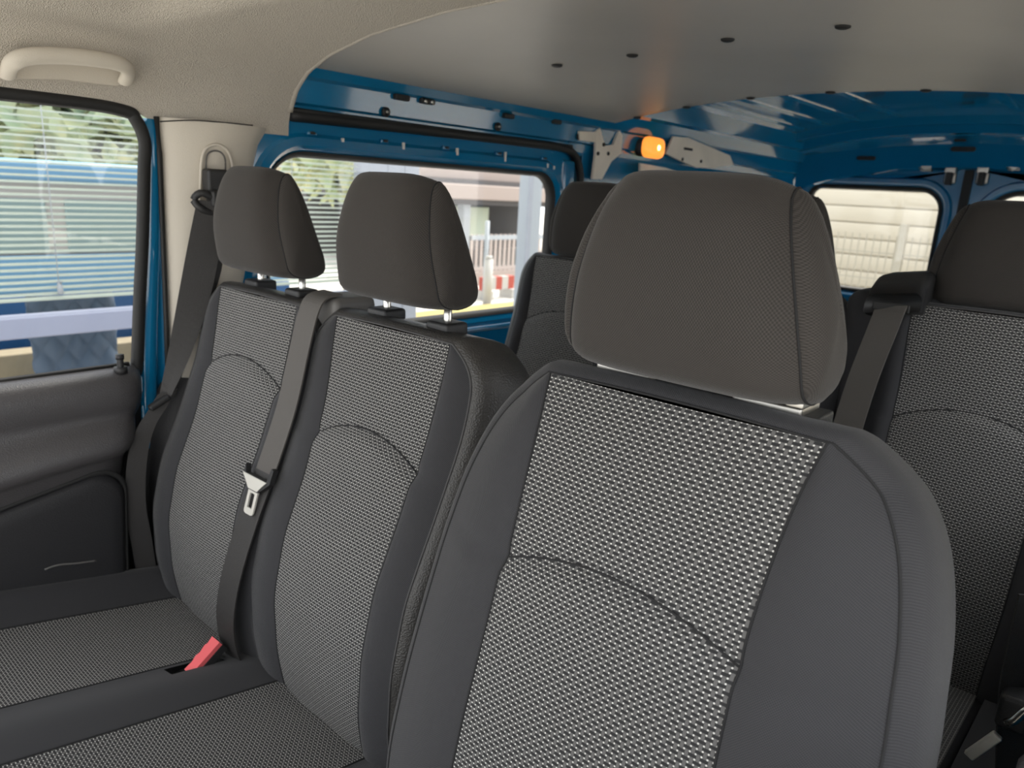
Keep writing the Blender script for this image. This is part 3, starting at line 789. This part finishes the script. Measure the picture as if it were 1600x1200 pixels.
# belt outlet housing on the rear backrest
oh = empty('belt_outlet', (.40, 1.47, 1.08), None); oh.parent = rear; oh.location = Vector((.40, 1.47, 1.08)) - rear.location
V = []
for k, (y, zl, zh) in enumerate(((1.425, 1.070, 1.103), (1.44, 1.065, 1.121), (1.47, 1.06, 1.136), (1.52, 1.05, 1.138), (1.56, 1.05, 1.12))):
    for a, b in rrect(.338, .430, zl, zh, [.004, .004, .016, .016], 4): V.append((a, y, b + (a - .338) * .16))
nn = 20
mesh('housing', V, grid_faces(nn, 5, 0, True) + [tuple(range(nn)), tuple(range(4 * nn, 5 * nn))[::-1]], PLAST, oh)
box('mouth', (.352, 1.4235, 1.078), (.414, 1.432, 1.094), RUBBER, oh, .003)

# ------------------------------------------------------------------ belts
# rear belt
rb = empty('rear_seat_belt', (.38, 1.40, .6), 'grey webbing belt coming out of the rear backrest housing', 'seat belt')
P = [np.array([.383, 1.426, 1.088]), np.array([.381, 1.405, 1.05]), np.array([.370, 1.375, .95]), np.array([.362, 1.335, .80]), np.array([.345, 1.31, .65]), np.array([.335, 1.32, .50])]
P = spline(P, 24); strap('webbing', P, [np.array([.026, -.004, .004])] * 24, BELT, rb)

# middle front belt with tongue
mb = empty('middle_seat_belt', (-.30, .6, .45), 'grey belt with steel tongue hanging down between the bench seats', 'seat belt')
pts = [((508, 425), -.295), ((492, 480), -.298), ((470, 560), -.298), ((450, 630), -.298), ((432, 690), -.300)]
def bench_front(z): return fnM(min(max(z, .4), 1.04))[0]
Pm = [np.array([-.300, .735, 1.067]), np.array([-.300, .705, 1.062]), np.array([-.300, .688, 1.04]), np.array([-.302, .671, .98]), np.array([-.306, .646, .88]), np.array([-.312, .608, .775])]
Pl = [np.array([-.312, .608, .775]), np.array([-.316, .577, .70]), np.array([-.322, .545, .60]), np.array([-.328, .535, .52]), np.array([-.332, .546, .45]), np.array([-.334, .57, .40])]
wv = np.array([.0235, .002, -.001])
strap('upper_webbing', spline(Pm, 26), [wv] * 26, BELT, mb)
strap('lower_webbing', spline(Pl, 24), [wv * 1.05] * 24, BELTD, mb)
# tongue
def flatpiece(name, L, org, u, v, n, th, m, par, hole=None):
    org, u, v, n = map(np.array, (org, u, v, n)); k = len(L)
    if hole is None:
        V = [org + u * a + v * b + n * th for a, b in L] + [org + u * a + v * b - n * th for a, b in L]
        return mesh(name, V, [tuple(range(k)), tuple(range(k, 2 * k))[::-1]] + [(i, (i + 1) % k, k + (i + 1) % k, k + i) for i in range(k)], m, par, smooth=False)
    A = [org + u * a + v * b + n * th for a, b in L]; B = [org + u * a + v * b + n * th for a, b in hole]
    C_ = [org + u * a + v * b - n * th for a, b in hole]; D = [org + u * a + v * b - n * th for a, b in L]
    return loops(name, [A, B, C_, D], m, par, smooth=False, closed_last=True)
vd = np.array([-.02, -.28, -1.0]); vd /= np.linalg.norm(vd); ud = np.array([1., .08, 0]); ud -= (ud @ vd) * vd; ud /= np.linalg.norm(ud); nd = np.cross(vd, ud); nd = nd if nd[1] < 0 else -nd
to = np.array([-.312, .596, .772])
sh_ = flatpiece('tongue_shroud', [(-.033, -.012), (-.028, .002), (.028, .002), (.033, -.022), (.039, -.020), (.037, .004), (.024, .016), (.012, .026), (-.012, .026), (-.024, .016), (-.036, .004)], to, ud, vd, nd, .005, PLAST, mb)
flatpiece('tongue_cover', [(-.034, .003), (.030, .003), (.020, .014), (.012, .024), (-.012, .024), (-.022, .014)], to + nd * .0055, ud, vd, nd, .0012, BLADE, mb)
flatpiece('tongue_blade', rrect(-.0125, .0125, .022, .066, [.002, .002, .006, .006], 3), to + nd * .003, ud, vd, nd, .0014, BLADE, mb, hole=rrect(-.006, .006, .030, .055, [.001] * 4, 3))

# outer front belt on the pillar
ob = empty('passenger_seat_belt', (-.69, .7, .6), 'dark shoulder belt hanging from the cream door pillar', 'seat belt')
an = onX((336, 284), -.688)
box('height_slider', (an[0] - .012, an[1] - .022, an[2] - .020), (an[0] + .018, an[1] + .022, an[2] + .024), PLAST, ob, .006)
box('slider_cap', (an[0] - .005, an[1] - .020, an[2] - .050), (an[0] + .026, an[1] + .022, an[2] - .014), PLAST, ob, .008)
tube('belt_loop', spline([(an[0] + .012, an[1] - .038, an[2] - .050), (an[0] + .004, an[1] - .046, an[2] - .034), (an[0] + .014, an[1] - .03, an[2] - .022), (an[0] + .018, an[1] + .01, an[2] - .05), (an[0] + .016, an[1] - .01, an[2] - .06)], 20, True), .007, PLAST, ob, closed=True)
Po = [onX((328, 315), -.672), onX((318, 390), -.672), onX((302, 470), -.676), onX((281, 550), -.682), onX((258, 620), -.69)]
hwp = [20, 25, 24, 18, 9]
Wv = []
for p, h in zip(((328, 315), (318, 390), (302, 470), (281, 550), (258, 620)), hwp):
    Wv.append((onX((p[0] + h, p[1] + h * .15), -.66) - onX((p[0] - h, p[1] - h * .15), -.68)) / 2)
strap('webbing', spline(Po, 30), spline(Wv, 30), BELTD, ob)
Pq = spline([onX(p, -.688) for p in ((262, 612), (245, 640), (226, 672), (214, 720), (212, 790), (222, 850), (230, 900))], 24)
strap('lower_webbing', Pq, [np.array([.004, .018, .004])] * 24, BELTD, ob)
strap('inner_webbing', spline([onX(p, -.70) for p in ((346, 330), (335, 420), (312, 490), (282, 560), (262, 622))], 20), [np.array([.002, .014, 0])] * 20, BELTD, ob)
q = onX((248, 628), -.685); box('end_stop', (q[0] - .006, q[1] - .022, q[2] - .007), (q[0] + .010, q[1] + .022, q[2] + .005), PLAST, ob, .004, rot=(math.radians(25), 0, 0))

# red buckle sitting in the cushion slot
bk = empty('belt_buckle', (-.315, .50, .42), 'red release button of a belt buckle in the bench cushion slot', 'buckle')
zc_ = cush_z(-.337, .50)
vb = np.array([.0, .80, .60]); ub = np.array([1., 0, 0]); nb = np.cross(ub, vb); nb = nb / np.linalg.norm(nb)
ob0 = np.array([-.337, .476, zc_ - .004])
flatpiece('buckle_body', rrect(-.013, .013, -.02, .062, [.003] * 4, 3), ob0 - nb * .010, ub, vb, nb, .007, PLAST, bk)
flatpiece('release_button', [(-.011, -.004), (.011, -.004), (.0115, .02), (.0125, .060), (-.0125, .060), (-.010, .048), (-.0125, .042), (-.0095, .030), (-.012, .022), (-.009, .012)], ob0, ub, vb, nb, .005, RED, bk)

# driver's belt stalk at the lower right
db = empty('belt_stalk', (.69, 1.0, .3), 'black belt strap and bracket with steel loop beside the rear cushion', 'seat belt')
def sp3(L, Y): return [onY(p, Y) for p in L]
Ps = sp3(((1618, 930), (1600, 1010), (1585, 1090), (1580, 1220)), .95)
strap('webbing', spline(Ps, 14), [np.array([.014, .012, 0])] * 14, BELTD, db)
q = onY((1580, 1105), .94); box('bracket', (q[0] - .012, q[1] - .02, q[2] - .02), (q[0] + .02, q[1] + .02, q[2] + .022), PLAST, db, .006)
tube('steel_loop', sp3(((1572, 1130), (1585, 1126), (1600, 1112), (1625, 1100)), .92), .005, CHROME, db, n=10)
box('catch_tab', tuple(onY((1536, 1165), .93) - np.array([.006, .004, .024])), tuple(onY((1536, 1165), .93) + np.array([.006, .004, .024])), BLADE, db, .002, rot=(0, math.radians(28), 0))

# ------------------------------------------------------------------ outside
GZ = -.52
ASPH = mat('asphalt', (.46, .44, .40), .9, noise=.15, nscale=2)
gr = box('ground', (-40, -20, GZ - .1), (30, 60, GZ), ASPH); tag(gr, 'pale asphalt yard outside the van', kind='structure')

FAC = mat('facade_cladding', (.30, .32, .36), .6, noise=.05)
FRAME = mat('window_frame_lavender', (.26, .28, .37), .5)
SLAT = mat('blind_slat', (.42, .47, .40), .55)
VANB = mat('mirrored_van_blue', (.15, .32, .50), .4)
VANN = mat('mirrored_van_navy', (.015, .08, .22), .4)
VANG = mat('outdoor_window', (.24, .33, .33), .3)
VANW = mat('outdoor_white', (.42, .41, .39), .5)
LEAF = mat('leaf_green', (.46, .56, .36), .8, col2=(.70, .68, .40), nscale=6)
CHAIR = mat('quilted_navy', (.05, .08, .125), .7)
SAND = mat('sandy_panel', (.26, .22, .15), .8, noise=.1)
COLM = mat('steel_column', (.30, .32, .36), .5)
BEIGE = mat('beige_fascia', (.34, .28, .25), .7)
DARKC = mat('canopy_underside', (.10, .095, .095), .9)
POST = mat('pale_post', (.34, .37, .40), .5)

XB = -2.9
# office front: frame, blinds
def blind(name, y0, y1, label, cord_y):
    b = empty(name, (XB, (y0 + y1) / 2, .68), label, 'window blind', 'office window blinds')
    me = None; pitch = .0262; z = .70; k = 0
    while z < 1.80:
        if me is None:
            V = []; 
            for y in (y0, y1):
                for dx, dz_ in ((-.0110, .0040), (-.004, .0025), (.004, -.0005), (.0110, -.0045)): V.append((XB + dx, y, z + dz_))
            o = mesh('slat', V, grid_faces(4, 2), SLAT, b, smooth=True); me = o.data; z00 = z; l0 = o.location.copy()
            md = o.modifiers.new('solid', 'SOLIDIFY'); md.thickness = .0008
        else:
            o = bpy.data.objects.new('slat', me); COL.objects.link(o); o.parent = b; o.location = l0 + Vector((0, 0, z - z00))
            md = o.modifiers.new('solid', 'SOLIDIFY'); md.thickness = .0008
        z += pitch; k += 1
    box('bottom_rail', (XB - .014, y0, .672), (XB + .014, y1, .686), SLAT, b, .003)
    box('head_rail', (XB - .02, y0, 1.80), (XB + .02, y1, 1.84), SLAT, b, .003)
    for y in cord_y:
        c = tube('cord', [(XB + .018, y, 1.80), (XB + .018, y + .003, .72)], .002, POST, b, n=6)
    return b
b1 = blind('slatted_blind', -.35, 1.66, 'white slatted blind seen through the passenger door window', (1.13,))
tube('tassel', [(XB + .02, 1.135, .755), (XB + .02, 1.135, .735), (XB + .02, 1.136, .70)], .012, POST, b1, n=8)
b2 = blind('slatted_blind', 1.80, 2.74, 'white slatted blind seen behind the outer bench headrest', (2.3,))

of = empty('office_front', (XB, 1.2, GZ), 'lavender framed office window front beside the van', 'building')
box('transom', (XB - .05, -.6, .521), (XB + .05, 2.78, .612), FRAME, of, .006)
box('mullion', (XB - .04, 1.68, .60), (XB + .05, 1.78, 1.9), FRAME, of, .006)
box('head', (XB - .06, -.6, 1.85), (XB + .06, 2.78, 2.5), FRAME, of)
box('sill', (XB - .06, -.6, GZ), (XB + .08, 2.78, -.25), FRAME, of)
box('end_wall', (XB - .10, 2.79, GZ), (XB + .06, 3.17, 3.2), COLM, of, .006)
for k in range(3): box('joint_cover', (XB + .058, 2.79 + .13 * k, GZ), (XB + .066, 2.80 + .13 * k, 3.2), FAC, of)

# blue van mirrored in the office glass, built solid behind the blinds
pv = empty('mirrored_blue_van', (-4.6, 1.8, GZ), 'solid stand-in for a light blue van mirrored in office glass', 'van')
XV = -4.2
def vz(py): return onX((100, py), XV)[2]
box('mirrored_roof_edge', (XV - 1.6, -.2, vz(286)), (XV + .03, 3.05, vz(252)), VANB, pv, .03, 3)
box('mirrored_window_band', (XV - 1.55, -.15, vz(398)), (XV - .02, 3.0, vz(286)), VANW, pv)
box('mirrored_side_window', (XV - .03, .55, vz(395)), (XV - .005, 1.52, vz(312)), VANG, pv, .01)
box('mirrored_side_window', (XV - .03, 1.62, vz(395)), (XV - .005, 2.6, vz(312)), VANG, pv, .01)
box('mirrored_waist_panel', (XV - 1.6, -.25, vz(458)), (XV + .01, 3.1, vz(398)), VANB, pv, .02)
box('mirrored_lower_body', (XV - 1.6, -.25, GZ + .25), (XV + .02, 3.1, vz(458)), VANN, pv, .02)
for y in (.35, 2.45):
    wh = tube('wheel', [(XV - .22, y, GZ + .30), (XV + .03, y, GZ + .30)], .30, RUBBER, pv, n=24)
    tube('hub', [(XV + .028, y, GZ + .30), (XV + .04, y, GZ + .30)], .17, ZINC, wh, n=16)

# quilted office chair below the blind
ch = empty('quilted_office_chair', (-3.3, 1.25, GZ), 'navy quilted office chair behind the lavender window bar', 'chair')
xq = -3.25
cl, cr = onX((36, 470), xq)[1], onX((178, 470), xq)[1]; zb_ = onX((100, 600), xq)[2]; zt_ = onX((100, 462), xq)[2]
V = []; 
NU, NV = 40, 44
for v in np.linspace(0, 1, NV):
    for u in np.linspace(-1, 1, NU):
        wq = (cr - cl) / 2 * (1 - .12 * (1 - v)) * (1 - .25 * max(0, v - .85) / .15 * .4)
        dia = abs(math.sin((u * 3 + v * 5) * math.pi / 1.6)) * abs(math.sin((u * 3 - v * 5) * math.pi / 1.6))
        V.append((xq + .03 * (1 - u ** 4) + .016 * dia, (cl + cr) / 2 + u * wq, zb_ - .05 + v * (zt_ + .06 - zb_)))
mesh('backrest', V, grid_faces(NU, NV), CHAIR, ch, solid=.03)
box('seat', (xq - .48, cl + .02, zb_ - .16), (xq - .0, cr - .02, zb_ - .06), CHAIR, ch, .03, 3)
tube('column', [(xq - .22, (cl + cr) / 2, GZ + .05), (xq - .22, (cl + cr) / 2, zb_ - .14)], .03, PLAST, ch, n=10)
for k in range(5):
    a = k * 2 * math.pi / 5; tube('foot', [(xq - .22, (cl + cr) / 2, GZ + .07), (xq - .22 + .28 * math.cos(a), (cl + cr) / 2 + .28 * math.sin(a), GZ + .02)], .02, PLAST, ch, n=8)
# sandy low wall behind the chair
lw = box('low_wall', (-3.95, -.6, GZ), (-3.80, 2.75, onX((100, 545), -3.8)[2]), SAND, None, .01); tag(lw, 'sandy low wall behind the navy office chair', 'wall')

# trees: trunk, limbs and leaf clumps
def tree(name, x, y, h, rx, label, m=LEAF, seed=1, n=900, z0=None):
    t = empty(name, (x, y, GZ), label, 'tree', 'trees around the yard'); rnd = random.Random(seed)
    tube('trunk', spline([(x, y, GZ), (x + .05, y, GZ + h * .3), (x - .05, y + .05, GZ + h * .6)], 8), .09, SAND, t, n=8)
    V = []; Fc = []
    zc = GZ + h * .68
    for k in range(n):
        while True:
            a, b, c = (rnd.uniform(-1, 1) for _ in range(3))
            if a * a + b * b + c * c < 1: break
        p = np.array([x + a * rx, y + b * rx, zc + c * h * .36]); s = rnd.uniform(.12, .26)
        u = np.array([rnd.gauss(0, 1) for _ in range(3)]); u /= np.linalg.norm(u); v = np.cross(u, [rnd.gauss(0, 1) for _ in range(3)]); v /= np.linalg.norm(v)
        k0 = len(V); V += [p - u * s, p + v * s * .5, p + u * s, p - v * s * .5]; Fc.append((k0, k0 + 1, k0 + 2, k0 + 3))
    o = mesh('foliage', V, Fc, m, t, smooth=False); o['kind'] = 'stuff'
tree('leafy_tree', -7.2, 2.7, 5.0, 1.5, 'stand-in for mirrored yellow green trees above the blue van', seed=3, n=6500)  # built in place of trees mirrored in the office window
tree('leafy_tree', -7.8, 6.3, 4.6, 1.2, 'green tree seen over the slatted blinds by the steel end wall', seed=4, n=3500)

# canopy building across the yard
XC = -11.
def YZ(px, py, X=XC): q = onX((px, py), X); return q[1], q[2]
cb = empty('canopy_building', (XC, 12.5, GZ), 'beige depot canopy with dark open bays across the yard', 'building')
def rbox(name, p0, p1, X0, X1, m, par, bev=0):
    (ya, za), (yb, zb2) = YZ(*p0, X0), YZ(*p1, X0)
    return box(name, (X1, min(ya, yb), min(za, zb2)), (X0, max(ya, yb), max(za, zb2)), m, par, bev)
ya = YZ(655, 300)[0]; yb = YZ(1000, 300)[0]
zz_ = lambda py: onX((760, py), XC)[2]
box('upper_fascia', (XC - 4, ya, zz_(283)), (XC, yb, zz_(254)), BEIGE, cb, .02)
box('lower_fascia', (XC - 4, ya, zz_(312)), (XC + .5, yb, zz_(290)), BEIGE, cb, .02)
box('gutter', (XC - 4, ya, zz_(290)), (XC + .2, yb, zz_(283)), DARKC, cb)
box('soffit', (XC - 4, ya, zz_(320)), (XC + .3, yb, zz_(312)), DARKC, cb)
box('back_wall', (XC - 4.2, ya, GZ), (XC - 4, yb, zz_(312)), DARKC, cb)
for k in range(5): box('bay_post', (XC - .1, ya + 1.2 + k * 2.4, GZ), (XC + .1, ya + 1.4 + k * 2.4, zz_(318)), POST, cb)
kb = box('site_cabin', (XC - 1.8, YZ(752, 350)[0], zz_(372)), (XC - .5, YZ(779, 350)[0] + .2, zz_(325)), mat('pale_green_cabin', (.52, .58, .46), .7), None, .02)
kb.name = 'site_cabin'; tag(kb, 'pale green site cabin under the canopy', 'cabin')
kbase = box('cabin_plinth', (XC - 1.7, YZ(752, 350)[0] + .05, GZ), (XC - .6, YZ(779, 350)[0] + .15, zz_(372)), DARKC, kb)

# picket fence
XF = -9.
fz0, fz1 = onX((780, 424), XF)[2], onX((780, 366), XF)[2]
pf = empty('picket_fence', (XF, 9.5, GZ), 'pale metal picket fence in front of the depot canopy', 'fence')
PICK = mat('fence_paint', (.42, .36, .33), .6)
y = onX((735, 400), XF)[1]; yend = onX((905, 400), XF)[1]; me = None
box('rail', (XF - .02, y, fz1 - .10), (XF + .02, yend, fz1 - .02), POST, pf); box('rail', (XF - .02, y, fz0 + .04), (XF + .02, yend, fz0 + .10), PICK, pf)
box('kerb', (XF - .1, y, GZ), (XF + .1, yend, fz0 + .02), BEIGE, pf)
while y < yend:
    if me is None:
        o = box('picket', (XF - .015, y, fz0), (XF + .015, y + .05, fz1), PICK, pf); me = o.data; y0_ = y; l0 = o.location.copy()
    else:
        o = bpy.data.objects.new('picket', me); COL.objects.link(o); o.parent = pf; o.location = l0 + Vector((0, y - y0_, 0))
    y += .13
# post near the van, thin mast, barrier
pp = empty('steel_post', (-2.95, 4.35, GZ), 'pale steel post outside the sliding door window', 'post')
y0, y1 = onX((824, 350), -2.95)[1], onX((841, 350), -2.95)[1]
box('shaft', (-3.05, y0, GZ), (-2.93, y1, 3.2), POST, pp, .006); box('edge_strip', (-2.935, y0 - .03, GZ), (-2.92, y0 + .01, 3.2), FAC, pp)
box('foot_plate', (-3.12, y0 - .06, GZ), (-2.86, y1 + .06, GZ + .02), POST, pp)
ms = tube('thin_mast', [onX((762, 345), -7.5), (-7.5, onX((762, 345), -7.5)[1], GZ)], .035, POST, None, n=8); tag(ms, 'thin pale mast in front of the picket fence', 'post')
q = onX((764, 405), -7.2); bl_ = empty('bollard', (-7.2, q[1], GZ), 'white bollard standing in front of the fence', 'bollard')
tube('shaft', [(-7.2, q[1], GZ), (-7.2, q[1], q[2])], .07, VANW, bl_, n=12); tube('cap', [(-7.2, q[1], q[2]), (-7.2, q[1], q[2] + .05)], .055, VANW, bl_, n=12)
REDB = mat('barrier_red', (.36, .06, .04), .6)
br = empty('traffic_barrier', (-7.6, 8, GZ), 'red and white traffic barrier low in the sliding door window', 'barrier')
ya = onX((752, 440), -7.6)[1]; yb = onX((800, 440), -7.6)[1]; z0, z1 = onX((775, 452), -7.6)[2], onX((775, 432), -7.6)[2]
for k in range(5): box('stripe', (-7.65, ya + (yb - ya) * k / 5, z0), (-7.55, ya + (yb - ya) * (k + 1) / 5, z1), REDB if k % 2 == 0 else VANW, br)
for y in (ya + .1, yb - .1): box('foot', (-7.75, y - .05, GZ), (-7.45, y + .05, z0), VANW, br)
GRASS = mat('dry_grass', (.28, .25, .08), .9, col2=(.36, .27, .11), nscale=5)
gs_ = box('grass_verge', (-7.05, 5.5, GZ), (-6.0, 12, GZ + .04), GRASS, None, .01); tag(gs_, 'dry yellow grass verge beyond the sliding door', 'grass', kind='stuff')
tb = empty('tower_block', (-24, 14.5, GZ), 'distant yellowish tower block beyond the blinds', 'building')
TW = mat('tower_yellow', (.36, .30, .19), .8)
yt0, yt1 = onX((458, 250), -24)[1], onX((520, 250), -24)[1]
box('wall', (-27, yt0, GZ), (-24, yt1, 9), TW, tb)
for k in range(6):
    for j in range(3): box('window', (-24.02, yt0 + .5 + j * (yt1 - yt0) / 3.2, .6 + k * 1.2), (-23.98, yt0 + .9 + j * (yt1 - yt0) / 3.2, 1.3 + k * 1.2), VANG, tb)

# cream cladding wall behind the rear doors and a wire fence before it
YR = 7.6
CLAD = mat('cream_cladding', (.52, .47, .37), .7)
cw = empty('cream_clad_wall', (-1.3, YR, GZ), 'cream horizontally clad wall behind the rear doors', 'wall')
me = None; z = GZ
while z < 3.4:
    if me is None:
        o = box('cladding_board', (-3.1, YR, z), (5.0, YR + .05, z + .145), CLAD, cw, .012); me = o.data; l0 = o.location.copy(); z00 = z
    else:
        o = bpy.data.objects.new('cladding_board', me); COL.objects.link(o); o.parent = cw; o.location = l0 + Vector((0, 0, z - z00))
    z += .15
box('backing', (-3.1, YR + .03, GZ), (5.0, YR + .2, 3.4), CLAD, cw)
wf = empty('wire_fence', (-1.2, 6.9, GZ), 'pale wire mesh fence in front of the cream wall', 'fence')
WIRE = mat('wire', (.36, .33, .26), .5)
V = []; Fc = []
def bar(a, b, r=.004):
    k0 = len(V); a = np.array(a, float); b = np.array(b, float)
    d = np.array([r, 0, 0]) if abs(a[0] - b[0]) < 1e-6 else np.array([0, 0, r]); e = np.array([0, r, 0])
    for p in (a, b): V.extend([p - d - e, p + d - e, p + d + e, p - d + e])
    for i in range(4): Fc.append((k0 + i, k0 + (i + 1) % 4, k0 + 4 + (i + 1) % 4, k0 + 4 + i))
for x in np.arange(-3.5, 3.0, .06): bar((x, 6.9, GZ), (x, 6.9, 1.05))
for zz in np.arange(GZ + .1, 1.06, .22): bar((-3.5, 6.9, zz), (3.0, 6.9, zz), .005)
o = mesh('wire_mesh', V, Fc, WIRE, wf, smooth=False); o['kind'] = 'stuff'
for x in (-3.4, -1.0, 1.4): box('fence_post', (x - .03, 6.87, GZ), (x + .03, 6.93, 1.15), WIRE, wf)
